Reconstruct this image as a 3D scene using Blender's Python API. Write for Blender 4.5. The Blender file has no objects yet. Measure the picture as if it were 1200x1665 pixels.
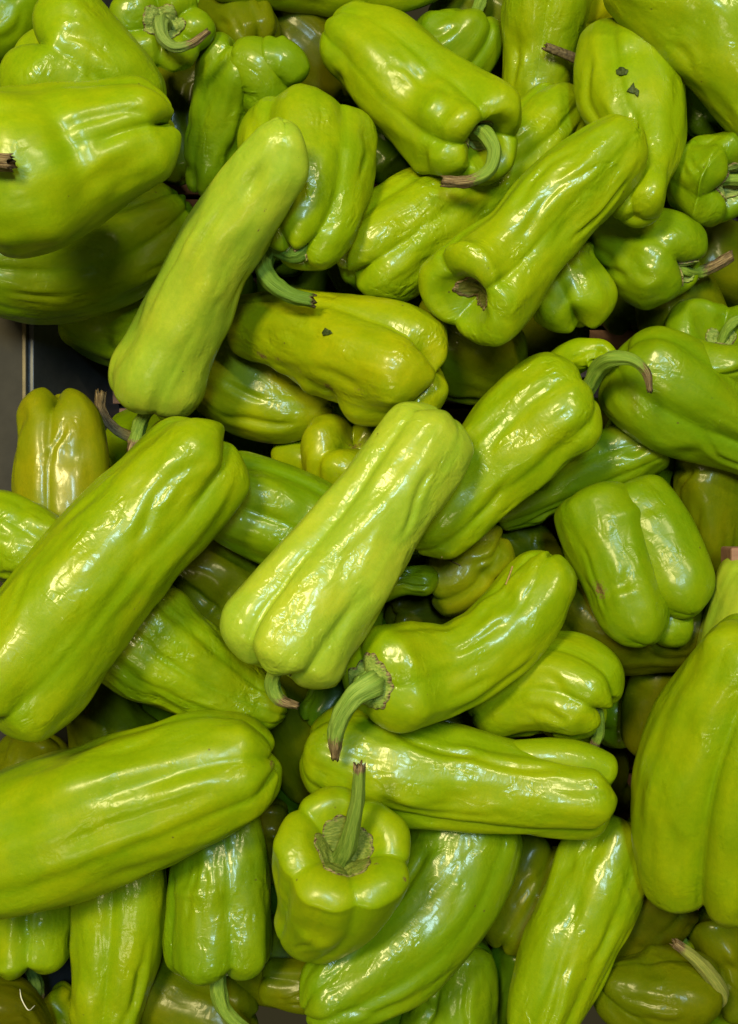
import bpy, math, random
import numpy as np

# ------------------------------------------------------------------ camera, world, lamps, exposure
S = 0.0003            # metres per picture unit on the reference plane (z = 0)
DIST = 1800.0         # camera height above the reference plane, in the same units
CX, CY = 600.0, 832.5
scene = bpy.context.scene
COL = scene.collection

cam_d = bpy.data.cameras.new("camera")
cam = bpy.data.objects.new("camera", cam_d)
COL.objects.link(cam)
cam.location = (0, 0, DIST * S)
cam_d.sensor_fit = 'VERTICAL'
cam_d.sensor_height = 24.0
cam_d.lens = 24.0 * DIST / (2 * CY)
cam_d.clip_start = 0.02
cam_d.clip_end = 50
scene.camera = cam

world = bpy.data.worlds.new("World")
scene.world = world
world.use_nodes = True
bg = world.node_tree.nodes["Background"]
bg.inputs[0].default_value = (1.0, 0.88, 0.4, 1)
bg.inputs[1].default_value = 0.035

scene.view_settings.view_transform = 'Standard'
scene.view_settings.look = 'None'
scene.view_settings.exposure = -0.05
scene.view_settings.gamma = 1.0


def lamp(name, loc, target, sx, sy, power, color, roll=0.0):
    d = bpy.data.lights.new(name, 'AREA')
    d.shape = 'RECTANGLE'
    d.size, d.size_y = sx, sy
    d.energy = power
    d.color = color
    o = bpy.data.objects.new(name, d)
    COL.objects.link(o)
    o.location = loc
    from mathutils import Vector
    q = (Vector(target) - Vector(loc)).to_track_quat('-Z', 'Y')
    o.rotation_euler = q.to_euler()
    if roll:
        o.rotation_euler.rotate_axis('Z', roll)
    o['label'] = name.replace('_', ' ') + ' of the shop, hung above the peppers'
    o['category'] = 'lamp'
    return o


lamp("warm_ceiling_lamp", (-0.58, 0.62, 1.7), (0, 0, 0), 0.46, 0.30, 46, (1.0, 0.84, 0.40))
lamp("cool_ceiling_lamp", (0.10, 0.42, 1.75), (0, 0, 0), 0.17, 0.42, 20, (0.55, 0.82, 1.0), 0.3)
lamp("far_warm_ceiling_lamp", (0.65, 0.9, 1.6), (0, 0, 0), 0.34, 0.12, 17, (1.0, 0.86, 0.46))
lamp("near_warm_ceiling_lamp", (-0.35, -0.95, 1.7), (0, 0, 0), 0.4, 0.2, 6, (1.0, 0.86, 0.46))

# ------------------------------------------------------------------ numpy helpers
_rng = np.random.RandomState(7)
LAT = _rng.rand(32, 32, 32) * 2 - 1


def vnoise(p, seed=0):
    """smooth value noise, p (...,3), result about -1..1"""
    p = p + np.array([seed * 3.17, seed * 7.31, seed * 1.93])
    i = np.floor(p).astype(int)
    f = p - i
    f = f * f * f * (f * (f * 6 - 15) + 10)
    i0 = i & 31
    i1 = (i + 1) & 31
    x0, y0, z0 = i0[..., 0], i0[..., 1], i0[..., 2]
    x1, y1, z1 = i1[..., 0], i1[..., 1], i1[..., 2]
    fx, fy, fz = f[..., 0], f[..., 1], f[..., 2]
    c00 = LAT[x0, y0, z0] * (1 - fx) + LAT[x1, y0, z0] * fx
    c10 = LAT[x0, y1, z0] * (1 - fx) + LAT[x1, y1, z0] * fx
    c01 = LAT[x0, y0, z1] * (1 - fx) + LAT[x1, y0, z1] * fx
    c11 = LAT[x0, y1, z1] * (1 - fx) + LAT[x1, y1, z1] * fx
    c0 = c00 * (1 - fy) + c10 * fy
    c1 = c01 * (1 - fy) + c11 * fy
    return c0 * (1 - fz) + c1 * fz


def catmull(pts, n):
    """resample points (m,k) with a centripetal-like spline to n points"""
    pts = np.asarray(pts, float)
    if len(pts) == 2:
        t = np.linspace(0, 1, n)[:, None]
        return pts[0] * (1 - t) + pts[1] * t
    d = np.maximum(np.linalg.norm(np.diff(pts[:, :3], axis=0), axis=1), 1e-6)
    t = np.concatenate([[0], np.cumsum(d)])
    m = np.zeros_like(pts)
    sl = np.diff(pts, axis=0) / d[:, None]
    m[0], m[-1] = sl[0], sl[-1]
    for i in range(1, len(pts) - 1):
        m[i] = (sl[i - 1] * d[i] + sl[i] * d[i - 1]) / (d[i] + d[i - 1])
    q = np.linspace(0, t[-1], n)
    k = np.clip(np.searchsorted(t, q, side='right') - 1, 0, len(pts) - 2)
    h = d[k][:, None]
    u = ((q - t[k]) / d[k])[:, None]
    h00 = 2 * u**3 - 3 * u**2 + 1
    h10 = u**3 - 2 * u**2 + u
    h01 = -2 * u**3 + 3 * u**2
    h11 = u**3 - u**2
    return h00 * pts[k] + h10 * h * m[k] + h01 * pts[k + 1] + h11 * h * m[k + 1]


def norm(a):
    return a / np.maximum(np.linalg.norm(a, axis=-1, keepdims=True), 1e-9)


def frames(P, start=None, ref=None):
    """rotation minimising frames along P; reference side taken where the path is most level"""
    n = len(P)
    T = norm(np.gradient(P, axis=0))
    if start is None:
        start = int(np.argmax(np.hypot(T[:, 0], T[:, 1]) - 0.0005 * np.abs(np.arange(n) - n / 2)))
    Z = np.array([0, 0, 1.0])
    side = np.cross(T[start], Z) if ref is None else np.array(ref, float)
    side = side - T[start] * side.dot(T[start])
    side /= max(np.linalg.norm(side), 1e-6)
    A = np.zeros_like(P)
    A[start] = side
    for rng_ in (range(start + 1, n), range(start - 1, -1, -1)):
        prev = start
        for i in rng_:
            a = A[prev] - T[i] * A[prev].dot(T[i])
            A[i] = a / max(np.linalg.norm(a), 1e-9)
            prev = i
    B = np.cross(A, T)
    return T, A, B


class Flesh:
    """outer wall of one pepper: lobes between furrows run round a curved axis and close in two caps"""

    def __init__(self, spec, nodes, k=1.0):
        self.sp = spec
        nd = catmull(nodes, 160)
        P0 = nd[:, :3]
        w_ = 17                                   # ease tight bends so rings never cross
        for _ in range(2):
            pre = P0[0] - (P0[1] - P0[0]) * np.arange(w_, 0, -1)[:, None]
            post = P0[-1] + (P0[-1] - P0[-2]) * np.arange(1, w_ + 1)[:, None]
            e_ = np.concatenate([pre, P0, post])
            cs = np.cumsum(np.concatenate([np.zeros((1, 3)), e_]), axis=0)
            P0 = (cs[2 * w_ + 1:] - cs[:-2 * w_ - 1]) / (2 * w_ + 1)
        self.P = P0
        self.W = np.maximum(nd[:, 3], 4)
        self.s = np.concatenate([[0], np.cumsum(np.linalg.norm(np.diff(self.P, axis=0), axis=1))])
        self.L = self.s[-1]
        self.T, self.A, self.B = frames(self.P)
        g = spec.get
        self.ca = min(g('ca', self.W[8] * .55 / k) * k, self.L * .42)
        self.cb = min(g('cb', self.W[-8] * .72 / k) * k, self.L * .42)
        self.da = g('da', 18) * k
        self.db = g('db', 7) * k
        self.rwa = g('rwa', .34)
        self.rwb = g('rwb', .22)
        self.flat = g('flat', .9)
        self.p = g('p', .85)
        self.seed = g('seed', 1)
        rs = random.Random(self.seed * 13 + 5)
        f = g('f')
        if f is None:
            m = rs.choice([3, 3, 4])
            a = rs.uniform(0, 360)
            f = []
            for j in range(m):
                f.append((a + j * 360 / m + rs.uniform(-14, 14), a + j * 360 / m + rs.uniform(-30, 30),
                          rs.uniform(.12, .26), rs.uniform(.04, .12), rs.uniform(.15, .34)))
        self.f = sorted(f, key=lambda q: q[0] % 360)
        self.sw = [rs.uniform(-.05, .05) for _ in self.f]
        self.el = g('el') or [rs.uniform(.72, 1.0) for _ in self.f]
        self.ea = [rs.uniform(.85, 1.0) for _ in self.f]
        self.lc = k
        # silhouette normalisation
        vs = np.linspace(0, 1, 41)
        th = np.linspace(0, 2 * np.pi, 180, endpoint=False)
        V, TH = np.meshgrid(vs, th, indexing='ij')
        F, _, _, _ = self.lobes(V, TH)
        er = (F * np.cos(TH)).max(1)
        el = (-F * np.cos(TH)).max(1)
        self.nv, self.nk, self.nsh = vs, 2 / (er + el), -(er - el) / (er + el)
        self.amp = g('amp', 1.0)
        self.folds = []
        for _ in range(g('nfold', 3)):
            c0 = rs.uniform(.15, .6)
            self.folds.append((rs.uniform(20, 160), c0, c0 + rs.uniform(.2, .45), rs.uniform(1.8, 4.2), rs.uniform(3, 6), rs.randint(1, 99)))
        self.dents = list(g('bumps', []))
        for _ in range(7):
            self.dents.append((rs.uniform(.1, .9), rs.uniform(0, 360), rs.choice([-1, -1, -1, 1]) * rs.uniform(4, 9.5) * g('amp', 1.0),
                               rs.uniform(.035, .11), rs.uniform(12, 30)))

    def lobes(self, v, th):
        deg = np.degrees(th)
        F = np.ones_like(deg)
        X = np.zeros_like(deg)
        E0 = np.ones_like(deg)
        E1 = np.ones_like(deg)
        m = len(self.f)

        def ang(j):
            a0, a1 = self.f[j][0], self.f[j][1]
            return a0 + (a1 - a0) * v

        def dep(j):
            q = self.f[j]
            return np.interp(v, [0, .22, .5, .78, 1], [q[2], q[3] * .6 + q[2] * .4, q[3], q[3] * .6 + q[4] * .4, q[4]])
        for j in range(m):
            j2 = (j + 1) % m
            a, b = ang(j), ang(j2)
            gap = np.mod(b - a, 360)
            if m == 1:
                gap = gap * 0 + 360
            gap = np.maximum(gap, 1e-3)
            rel = np.mod(deg - a, 360)
            msk = rel < gap
            x = rel / gap
            d = dep(j) * (1 - x) + dep(j2) * x
            sn = np.sin(np.pi * np.clip(x, 0, 1))
            bulge = sn ** self.p
            r = (1 - d * (1 - bulge)) * (1 + self.sw[j] * sn * sn)
            F = np.where(msk, r, F)
            X = np.where(msk, sn, X)
            E0 = np.where(msk, 1 - (1 - self.ea[j] * sn ** .7) * np.clip(d * 2.0, 0, .6), E0)
            E1 = np.where(msk, 1 - (1 - self.el[j] * sn ** .7) * np.clip(d * 2.2, 0, .75), E1)
        return F, X, E0, E1

    def at(self, s, rho, th, detail=True):
        sc = np.clip(s, 0, self.L)
        v = sc / self.L
        F, X, _, _ = self.lobes(v, th)
        W = np.interp(sc, self.s, self.W)
        nk = np.interp(v, self.nv, self.nk)
        sh = np.interp(v, self.nv, self.nsh)
        r = W * F * nk * rho
        q = np.stack([s, W * rho * np.cos(th), W * rho * np.sin(th)], -1) / self.lc
        if detail:
            a = self.amp * self.lc
            fade = np.clip(rho * 1.6, 0, 1)
            qq = q * np.array([.6, 1, 1])
            r = r + fade * a * (8.0 * vnoise(qq / 120, self.seed) + 4.6 * vnoise(qq / 52, self.seed + 11)
                                + 1.2 * vnoise(qq / 22, self.seed + 23))
            r = r + fade * a * .6 * vnoise(q / np.array([30, 9, 9]), self.seed + 31) * self.sp.get('wr', 1)
            r = r + fade * a * 3.4 * vnoise(q / np.array([150, 26, 26]), self.seed + 41)
            for (gt, g0, g1, gd, gw, gs) in self.folds:
                line = gt + 16 * vnoise(np.stack([v * 5, v * 0, v * 0], -1), gs)
                dt = (np.degrees(th) - line + 180) % 360 - 180
                win = np.clip((v - g0) / .07, 0, 1) * np.clip((g1 - v) / .07, 0, 1)
                r = r - fade * a * gd * win * (np.exp(-(dt / gw) ** 2) - .45 * np.exp(-((np.abs(dt) - 2.3 * gw) / (1.4 * gw)) ** 2))
            for (bv, bt, am, sv, st) in self.dents:
                dt = (np.degrees(th) - bt + 180) % 360 - 180
                r = r + am * self.lc * fade * np.exp(-((v - bv) / sv) ** 2 - (dt / st) ** 2)
        P = np.stack([np.interp(s, self.s, self.P[:, i]) for i in range(3)], -1)
        A = np.stack([np.interp(s, self.s, self.A[:, i]) for i in range(3)], -1)
        B = np.stack([np.interp(s, self.s, self.B[:, i]) for i in range(3)], -1)
        ct, st_ = np.cos(th), np.sin(th)
        pos = P + A * (r * ct + W * sh * rho)[..., None] + B * (r * st_ * self.flat)[..., None]
        return pos, q, v, F, X

    def cap(self, rho, th, end):
        """axis position for a ring of radius fraction rho at cap 'a' (stem) or 'b' (tip)"""
        c, d, rw = (self.ca, self.da, self.rwa) if end == 'a' else (self.cb, self.db, self.rwb)
        n = self.sp.get('n' + end, 2.5 if end == 'a' else 2.2)
        v = np.full_like(th, 0.0 if end == 'a' else 1.0)
        _, _, E0, E1 = self.lobes(v, th)
        E = E0 if end == 'a' else E1
        w = np.clip(rho / .4, 0, 1)
        w = w * w * (3 - 2 * w)
        E = E * w + E.mean(-1, keepdims=True) * (1 - w)
        A = np.maximum(1 - rho ** n, 0) ** (1 / n)
        h = c * E * A - d * (np.exp(-(rho / rw) ** 2) - math.exp(-1 / rw ** 2))
        return c - h if end == 'a' else self.L - c + h

    def grid(self, na, nb, nt):
        th1 = np.linspace(0, 2 * np.pi, nt, endpoint=False)
        rows_s, rows_r = [], []
        for i in range(na):                       # stem cap, pole first
            rho = math.sin(math.pi / 2 * (i + 0.02) / na)
            R = np.full(nt, rho)
            rows_s.append(self.cap(R[None], th1[None], 'a')[0])
            rows_r.append(R)
        for i in range(nb + 1):
            x = i / nb
            rows_s.append(np.full(nt, self.ca + (self.L - self.ca - self.cb) * x))
            rows_r.append(np.ones(nt))
        for i in range(na - 1, -1, -1):
            rho = math.sin(math.pi / 2 * (i + 0.02) / na)
            R = np.full(nt, rho)
            rows_s.append(self.cap(R[None], th1[None], 'b')[0])
            rows_r.append(R)
        s = np.array(rows_s)
        rho = np.array(rows_r)
        th = np.broadcast_to(th1, s.shape)
        return self.at(s, rho, th) + (s, rho, th)


def mesh_grid(name, V, close_first=True, close_last=True, attrs=None):
    """rows x columns of points, closed round the columns, fans at both ends"""
    nr, nc = V.shape[:2]
    verts = V.reshape(-1, 3)
    idx = np.arange(nr * nc).reshape(nr, nc)
    a = idx[:-1]
    b = idx[1:]
    quads = np.stack([a, b, np.roll(b, -1, 1), np.roll(a, -1, 1)], -1).reshape(-1, 4)
    extra = []
    tris = []
    n0 = len(verts)
    if close_first:
        extra.append(V[0].mean(0))
        r = idx[0]
        tris.append(np.stack([np.full(nc, n0), r, np.roll(r, -1)], -1))
    if close_last:
        extra.append(V[-1].mean(0))
        r = idx[-1]
        tris.append(np.stack([np.full(nc, n0 + len(extra) - 1), np.roll(r, -1), r], -1))
    if extra:
        verts = np.concatenate([verts, np.array(extra)])
    tr = np.concatenate(tris) if tris else np.zeros((0, 3), int)
    me = bpy.data.meshes.new(name)
    me.vertices.add(len(verts))
    me.vertices.foreach_set('co', (verts * S).astype(np.float32).ravel())
    loops = np.concatenate([quads.ravel(), tr.ravel()])
    me.loops.add(len(loops))
    me.loops.foreach_set('vertex_index', loops.astype(np.int32))
    npoly = len(quads) + len(tr)
    me.polygons.add(npoly)
    starts = np.concatenate([np.arange(len(quads)) * 4, len(quads) * 4 + np.arange(len(tr)) * 3])
    me.polygons.foreach_set('loop_start', starts.astype(np.int32))
    me.polygons.foreach_set('use_smooth', np.ones(npoly, bool))
    me.update(calc_edges=True)
    for key, val in (attrs or {}).items():
        if val.ndim == 3:
            at = me.attributes.new(key, 'FLOAT_VECTOR', 'POINT')
            d = val.reshape(-1, 3)
            d = np.concatenate([d] + [val[k].mean(0)[None] for k, c in ((0, close_first), (-1, close_last)) if c])
            at.data.foreach_set('vector', d.astype(np.float32).ravel())
        else:
            at = me.attributes.new(key, 'FLOAT', 'POINT')
            d = val.reshape(-1)
            d = np.concatenate([d] + [val[k].mean()[None] for k, c in ((0, close_first), (-1, close_last)) if c])
            at.data.foreach_set('value', d.astype(np.float32))
    me.validate()
    return me


def put(name, me, mat=None, parent=None, color=None):
    o = bpy.data.objects.new(name, me)
    COL.objects.link(o)
    if mat:
        me.materials.append(mat)
    if parent:
        o.parent = parent
    if color:
        o.color = (*color, 1)
    return o


# ------------------------------------------------------------------ materials
class NT:
    def __init__(self, name):
        self.m = bpy.data.materials.new(name)
        self.m.use_nodes = True
        self.t = self.m.node_tree
        self.t.nodes.clear()
        self.out = self.n('ShaderNodeOutputMaterial')
        self.b = self.n('ShaderNodeBsdfPrincipled')
        self.l(self.b.outputs[0], self.out.inputs[0])

    def n(self, t, **kw):
        x = self.t.nodes.new(t)
        for k, v in kw.items():
            setattr(x, k, v)
        return x

    def l(self, a, b):
        self.t.links.new(a, b)

    def noise(self, vec, scale, detail=3, rough=.55, dist=0.0):
        x = self.n('ShaderNodeTexNoise')
        x.inputs['Scale'].default_value = scale
        x.inputs['Detail'].default_value = detail
        x.inputs['Roughness'].default_value = rough
        x.inputs['Distortion'].default_value = dist
        if vec is not None:
            self.l(vec, x.inputs['Vector'])
        return x.outputs['Fac']

    def ramp(self, fac, a, b):
        x = self.n('ShaderNodeMapRange')
        x.interpolation_type = 'SMOOTHSTEP'
        x.inputs['From Min'].default_value = a
        x.inputs['From Max'].default_value = b
        self.l(fac, x.inputs['Value'])
        return x.outputs[0]

    def math(self, op, a, b=None):
        x = self.n('ShaderNodeMath', operation=op)
        for i, v in enumerate((a, b)):
            if v is None:
                continue
            if isinstance(v, (int, float)):
                x.inputs[i].default_value = v
            else:
                self.l(v, x.inputs[i])
        return x.outputs[0]

    def mix(self, fac, a, b, mode='MIX'):
        x = self.n('ShaderNodeMix', data_type='RGBA', blend_type=mode)
        for sock, v in ((x.inputs[0], fac), (x.inputs[6], a), (x.inputs[7], b)):
            if isinstance(v, tuple):
                sock.default_value = (*v, 1)
            elif isinstance(v, (int, float)):
                sock.default_value = v
            else:
                self.l(v, sock)
        return x.outputs[2]

    def scale(self, vec, s):
        x = self.n('ShaderNodeVectorMath', operation='MULTIPLY')
        self.l(vec, x.inputs[0])
        x.inputs[1].default_value = s
        return x.outputs[0]

    def bump(self, h, strength, dist, nrm=None):
        x = self.n('ShaderNodeBump')
        if isinstance(strength, (int, float)):
            x.inputs['Strength'].default_value = strength
        else:
            self.l(strength, x.inputs['Strength'])
        x.inputs['Distance'].default_value = dist
        self.l(h, x.inputs['Height'])
        if nrm is not None:
            self.l(nrm, x.inputs['Normal'])
        return x.outputs[0]


def pepper_material(name, coat, crough, spec):
    k = NT(name)
    pc = k.n('ShaderNodeAttribute', attribute_name='pc').outputs['Vector']      # along, across, across (units of 100 px)
    sc = k.n('ShaderNodeAttribute', attribute_name='scar').outputs['Fac']
    wr = k.n('ShaderNodeAttribute', attribute_name='wrinkle').outputs['Fac']
    fu = k.n('ShaderNodeAttribute', attribute_name='lobe').outputs['Fac']
    oi = k.n('ShaderNodeObjectInfo')
    rv = k.n('ShaderNodeVectorMath', operation='ADD')
    sx = k.n('ShaderNodeCombineXYZ')
    r20 = k.math('MULTIPLY', oi.outputs['Random'], 20)
    for i in range(3):
        k.l(r20, sx.inputs[i])
    k.l(pc, rv.inputs[0])
    k.l(sx.outputs[0], rv.inputs[1])
    v = rv.outputs[0]
    base = oi.outputs['Color']
    yel = k.mix(1.0, base, (1.3, 1.1, .8), 'MULTIPLY')
    grn = k.mix(1.0, base, (.60, .84, .62), 'MULTIPLY')
    n1 = k.noise(v, 1.1, 3, .5)
    c = k.mix(k.ramp(n1, .38, .66), grn, yel)
    c = k.mix(.30, base, c)
    streak = k.noise(k.scale(v, (.35, 5.0, 5.0)), 1.0, 4, .6)
    c = k.mix(k.math('MULTIPLY', k.ramp(streak, .45, .75), .32), c, k.mix(1.0, c, (1.32, 1.2, 1.3), 'MULTIPLY'))
    c = k.mix(k.math('MULTIPLY', k.ramp(streak, .5, .25), .30), c, k.mix(1.0, c, (.66, .82, .7), 'MULTIPLY'))
    # furrows tinted a little darker and greener than the lobes
    c = k.mix(k.math('MULTIPLY', k.ramp(fu, .55, .0), .35), c, k.mix(1.0, c, (.72, .92, .7), 'MULTIPLY'))
    # fine mottling and pale lenticels
    mot = k.noise(v, 11, 5, .75)
    c = k.mix(k.math('MULTIPLY', k.ramp(mot, .5, .3), .30), c, k.mix(1.0, c, (.72, .84, .7), 'MULTIPLY'))
    c = k.mix(k.math('MULTIPLY', k.ramp(mot, .45, .7), .42), c, k.mix(1.0, c, (1.25, 1.15, 1.3), 'MULTIPLY'))
    vo = k.n('ShaderNodeTexVoronoi')
    vo.inputs['Scale'].default_value = 9.0
    k.l(v, vo.inputs['Vector'])
    spk = k.math('MULTIPLY', k.ramp(vo.outputs['Distance'], .07, .03), k.ramp(k.noise(v, 2.3, 2), .50, .60))
    c = k.mix(k.math('MULTIPLY', spk, .75), c, (.16, .17, .03))
    # brown scars where the skin rubbed or tore
    sn = k.noise(v, 22, 5, .75)
    sm = k.ramp(k.math('ADD', k.math('MULTIPLY', sc, .8), k.math('MULTIPLY', sn, 1.5)), 1.14, 1.48)
    c = k.mix(sm, c, k.mix(k.noise(v, 40, 2), (.20, .12, .035), (.06, .035, .015)))
    lv = k.n('ShaderNodeTexVoronoi')
    lv.inputs['Scale'].default_value = 2.6
    k.l(v, lv.inputs['Vector'])
    pit = k.math('MULTIPLY', k.ramp(lv.outputs['Distance'], .060, .025), k.ramp(k.noise(v, .9, 1), .50, .56))
    c = k.mix(k.math('MULTIPLY', pit, .8), c, (.07, .05, .015))
    k.l(c, k.b.inputs['Base Color'])
    # relief: broad crinkle patches, crepe across the skin, fine pores
    patch = k.ramp(k.noise(v, 1.9, 2, .5), .46, .70)
    crink = k.noise(k.scale(v, (1.6, 2.8, 2.8)), 2.2, 1, .4, .8)
    crepe = k.noise(k.scale(v, (5.0, 3.0, 3.0)), 2.0, 1.5, .45, 1.0)
    pore = k.noise(v, 30, 1, .5)
    amt = k.math('MULTIPLY', k.math('ADD', k.math('MULTIPLY', patch, .85), .22), wr)
    b1 = k.bump(crink, k.math('MULTIPLY', amt, .30), .0020)
    b2 = k.bump(crepe, k.math('MULTIPLY', amt, .26), .0009, b1)
    b3 = k.bump(pore, .10, .0004, b2)
    b4 = k.bump(sn, k.math('MULTIPLY', sm, .8), .001, b3)
    k.l(b4, k.b.inputs['Normal'])
    d1 = k.bump(crink, k.math('MULTIPLY', amt, .52), .0026)
    d2 = k.bump(crepe, k.math('MULTIPLY', amt, .30), .0013, d1)
    k.l(d2, k.b.inputs['Coat Normal'])
    ro = k.math('ADD', k.math('MULTIPLY', k.noise(v, 3.2, 3), .10), .36)
    ro = k.math('ADD', ro, k.math('MULTIPLY', sm, .35))
    k.l(ro, k.b.inputs['Roughness'])
    k.b.inputs['Subsurface Weight'].default_value = .18
    k.b.inputs['Subsurface Radius'].default_value = (.5, .8, .1)
    k.b.inputs['Subsurface Scale'].default_value = .006
    k.b.inputs['Specular IOR Level'].default_value = spec
    k.b.inputs['Coat Weight'].default_value = coat
    k.b.inputs['Coat Roughness'].default_value = crough
    return k.m


def stem_material():
    k = NT("stem_skin")
    v = k.n('ShaderNodeAttribute', attribute_name='pc').outputs['Vector']
    dry = k.n('ShaderNodeAttribute', attribute_name='dry').outputs['Fac']
    oi = k.n('ShaderNodeObjectInfo')
    st = k.noise(k.scale(v, (.5, 5, 5)), 2.2, 4, .65)
    c = k.mix(k.ramp(st, .35, .7), k.mix(1.0, oi.outputs['Color'], (.6, .7, .55), 'MULTIPLY'),
              k.mix(1.0, oi.outputs['Color'], (1.3, 1.15, 1.3), 'MULTIPLY'))
    n = k.noise(v, 5, 5, .7)
    d = k.ramp(k.math('ADD', dry, k.math('MULTIPLY', k.math('SUBTRACT', n, .5), .9)), .42, .62)
    br = k.mix(k.ramp(st, .4, .66), (.05, .028, .012), (.30, .22, .11))
    c = k.mix(d, c, br)
    spot = k.ramp(k.noise(v, 9, 4, .7), .60, .70)
    c = k.mix(k.math('MULTIPLY', spot, .35), c, (.10, .075, .03))
    k.l(c, k.b.inputs['Base Color'])
    b = k.bump(st, .5, .0012)
    b = k.bump(k.noise(v, 16, 4, .7), .45, .0006, b)
    k.l(b, k.b.inputs['Normal'])
    k.b.inputs['Roughness'].default_value = .5
    k.b.inputs['Specular IOR Level'].default_value = .2
    return k.m


def plain_material(name, a, b, scale, rough, metal=0.0, stretch=(1, 1, 1), bump=.2):
    k = NT(name)
    tc = k.n('ShaderNodeTexCoord').outputs['Object']
    tc = k.scale(tc, stretch)
    n = k.noise(tc, scale, 5, .65)
    n2 = k.noise(tc, scale * .17, 3, .5)
    c = k.mix(k.ramp(n, .3, .7), a, b)
    c = k.mix(k.math('MULTIPLY', k.ramp(n2, .45, .7), .5), c, k.mix(1.0, c, (.55, .52, .5), 'MULTIPLY'))
    k.l(c, k.b.inputs['Base Color'])
    k.l(k.bump(n, bump, .0006), k.b.inputs['Normal'])
    k.b.inputs['Roughness'].default_value = rough
    k.b.inputs['Specular IOR Level'].default_value = .2
    k.b.inputs['Metallic'].default_value = metal
    return k.m


SKIN = pepper_material('waxy_pepper_skin', .36, .19, .16)
SHADED_SKIN = pepper_material('dull_pepper_skin', .16, .20, .05)  # same skin with gloss cut, so lamps glare less on shaded low peppers
SATIN = pepper_material('satin_pepper_skin', .26, .24, .14)
STEM = stem_material()

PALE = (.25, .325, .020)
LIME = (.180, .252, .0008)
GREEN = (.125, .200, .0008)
DEEP_SHADED = (.050, .110, .002)  # dark green with some of the pile's shade mixed into the tint
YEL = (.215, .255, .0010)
OLIVE_SHADED = (.085, .105, .0006)  # olive of the low peppers, darkened to carry part of their shade
BROWN_SHADED = (.060, .066, .0006)  # brownish olive, shade of the deep gaps put into the colour

# ------------------------------------------------------------------ the peppers, bottom of the pile first
# n: axis nodes from stem end to tip (x, y, half width [, extra height]) read off the reference plane
# f: furrows (angle at stem, angle at tip, depth at stem, middle, tip); 90 degrees faces up, 0 is right of the axis
PEP = []


def pep(label, n, tint, **kw):
    d = dict(label=label, n=n, tint=tint, seed=len(PEP) + 1)
    d.update(kw)
    PEP.append(d)


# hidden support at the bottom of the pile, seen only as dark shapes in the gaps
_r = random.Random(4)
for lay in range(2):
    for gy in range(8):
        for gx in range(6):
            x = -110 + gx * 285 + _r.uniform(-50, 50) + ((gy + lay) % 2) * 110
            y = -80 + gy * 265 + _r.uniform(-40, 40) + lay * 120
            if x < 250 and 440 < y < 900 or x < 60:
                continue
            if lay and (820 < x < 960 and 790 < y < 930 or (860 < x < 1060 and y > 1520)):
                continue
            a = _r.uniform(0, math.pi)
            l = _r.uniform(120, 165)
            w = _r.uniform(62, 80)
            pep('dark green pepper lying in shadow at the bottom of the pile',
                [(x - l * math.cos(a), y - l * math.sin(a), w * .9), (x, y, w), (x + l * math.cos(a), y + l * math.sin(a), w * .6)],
                [OLIVE_SHADED, GREEN, DEEP_SHADED][gx % 3], q=3, group='shadowed peppers at the bottom of the bin')

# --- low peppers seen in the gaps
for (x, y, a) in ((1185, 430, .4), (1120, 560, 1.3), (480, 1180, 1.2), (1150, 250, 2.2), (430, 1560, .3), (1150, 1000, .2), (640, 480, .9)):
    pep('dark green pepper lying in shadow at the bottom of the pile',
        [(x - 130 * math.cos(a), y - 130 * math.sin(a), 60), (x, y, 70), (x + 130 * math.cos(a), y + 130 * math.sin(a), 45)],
        OLIVE_SHADED, q=3, group='shadowed peppers at the bottom of the bin')
pep('shadowed green pepper behind the middle pepper, beside the stem of the curved one', [(590, 980, 30), (575, 1050, 38), (540, 1120, 40), (500, 1180, 30)], DEEP_SHADED, q=2)
pep('brownish olive pepper in the dark gap right of the small green knob', [(630, 1000, 42), (710, 1003, 46), (800, 1000, 40)], BROWN_SHADED, q=2)
pep('dark olive pepper in the gap below the curved stemmed pepper', [(700, 1165, 40), (760, 1195, 45), (830, 1220, 40)], OLIVE_SHADED, q=2)
pep('dark pepper in the gap below the tip of the top centre pepper', [(600, 210, 40), (640, 255, 50), (690, 310, 40)], DEEP_SHADED, q=2)
pep('dark brownish pepper below the long one crossing the top edge', [(420, 20, 45), (480, 60, 68), (530, 110, 60), (560, 170, 40)], BROWN_SHADED, q=2)
pep('dark olive pepper between the top left stemmed pepper and the folded one', [(340, 90, 40), (305, 150, 52), (290, 240, 48), (300, 300, 30)], OLIVE_SHADED, q=2)
pep('dark olive pepper between the folded one and the top edge', [(340, 10, 45), (390, 40, 50), (420, 90, 40)], OLIVE_SHADED, q=2)
pep('dark pepper right of the bottom left pepper tip', [(440, 1300, 32), (432, 1370, 34), (450, 1440, 30)], BROWN_SHADED, q=2)
pep('olive pepper under the front pepper with the upright stem', [(420, 1590, 36), (510, 1600, 46), (600, 1560, 40)], OLIVE_SHADED, q=2)
pep('dark glossy pepper between the two long ones at the bottom edge', [(850, 1530, 40), (815, 1610, 48), (800, 1700, 45)], DEEP_SHADED, q=2)
pep('dark pepper in the gap above the tip of the curved pepper', [(820, 850, 30), (855, 890, 42), (880, 950, 40)], OLIVE_SHADED, q=2)
pep('dark green pepper in the shadow below the big top right one', [(1090, 90, 50), (1140, 150, 62), (1180, 230, 50)], DEEP_SHADED, q=2)
pep('dark olive pepper in the shadow right of the square two lobed pepper', [(1110, 1060, 62), (1080, 1140, 66), (1060, 1240, 45)], OLIVE_SHADED, q=2)
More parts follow.
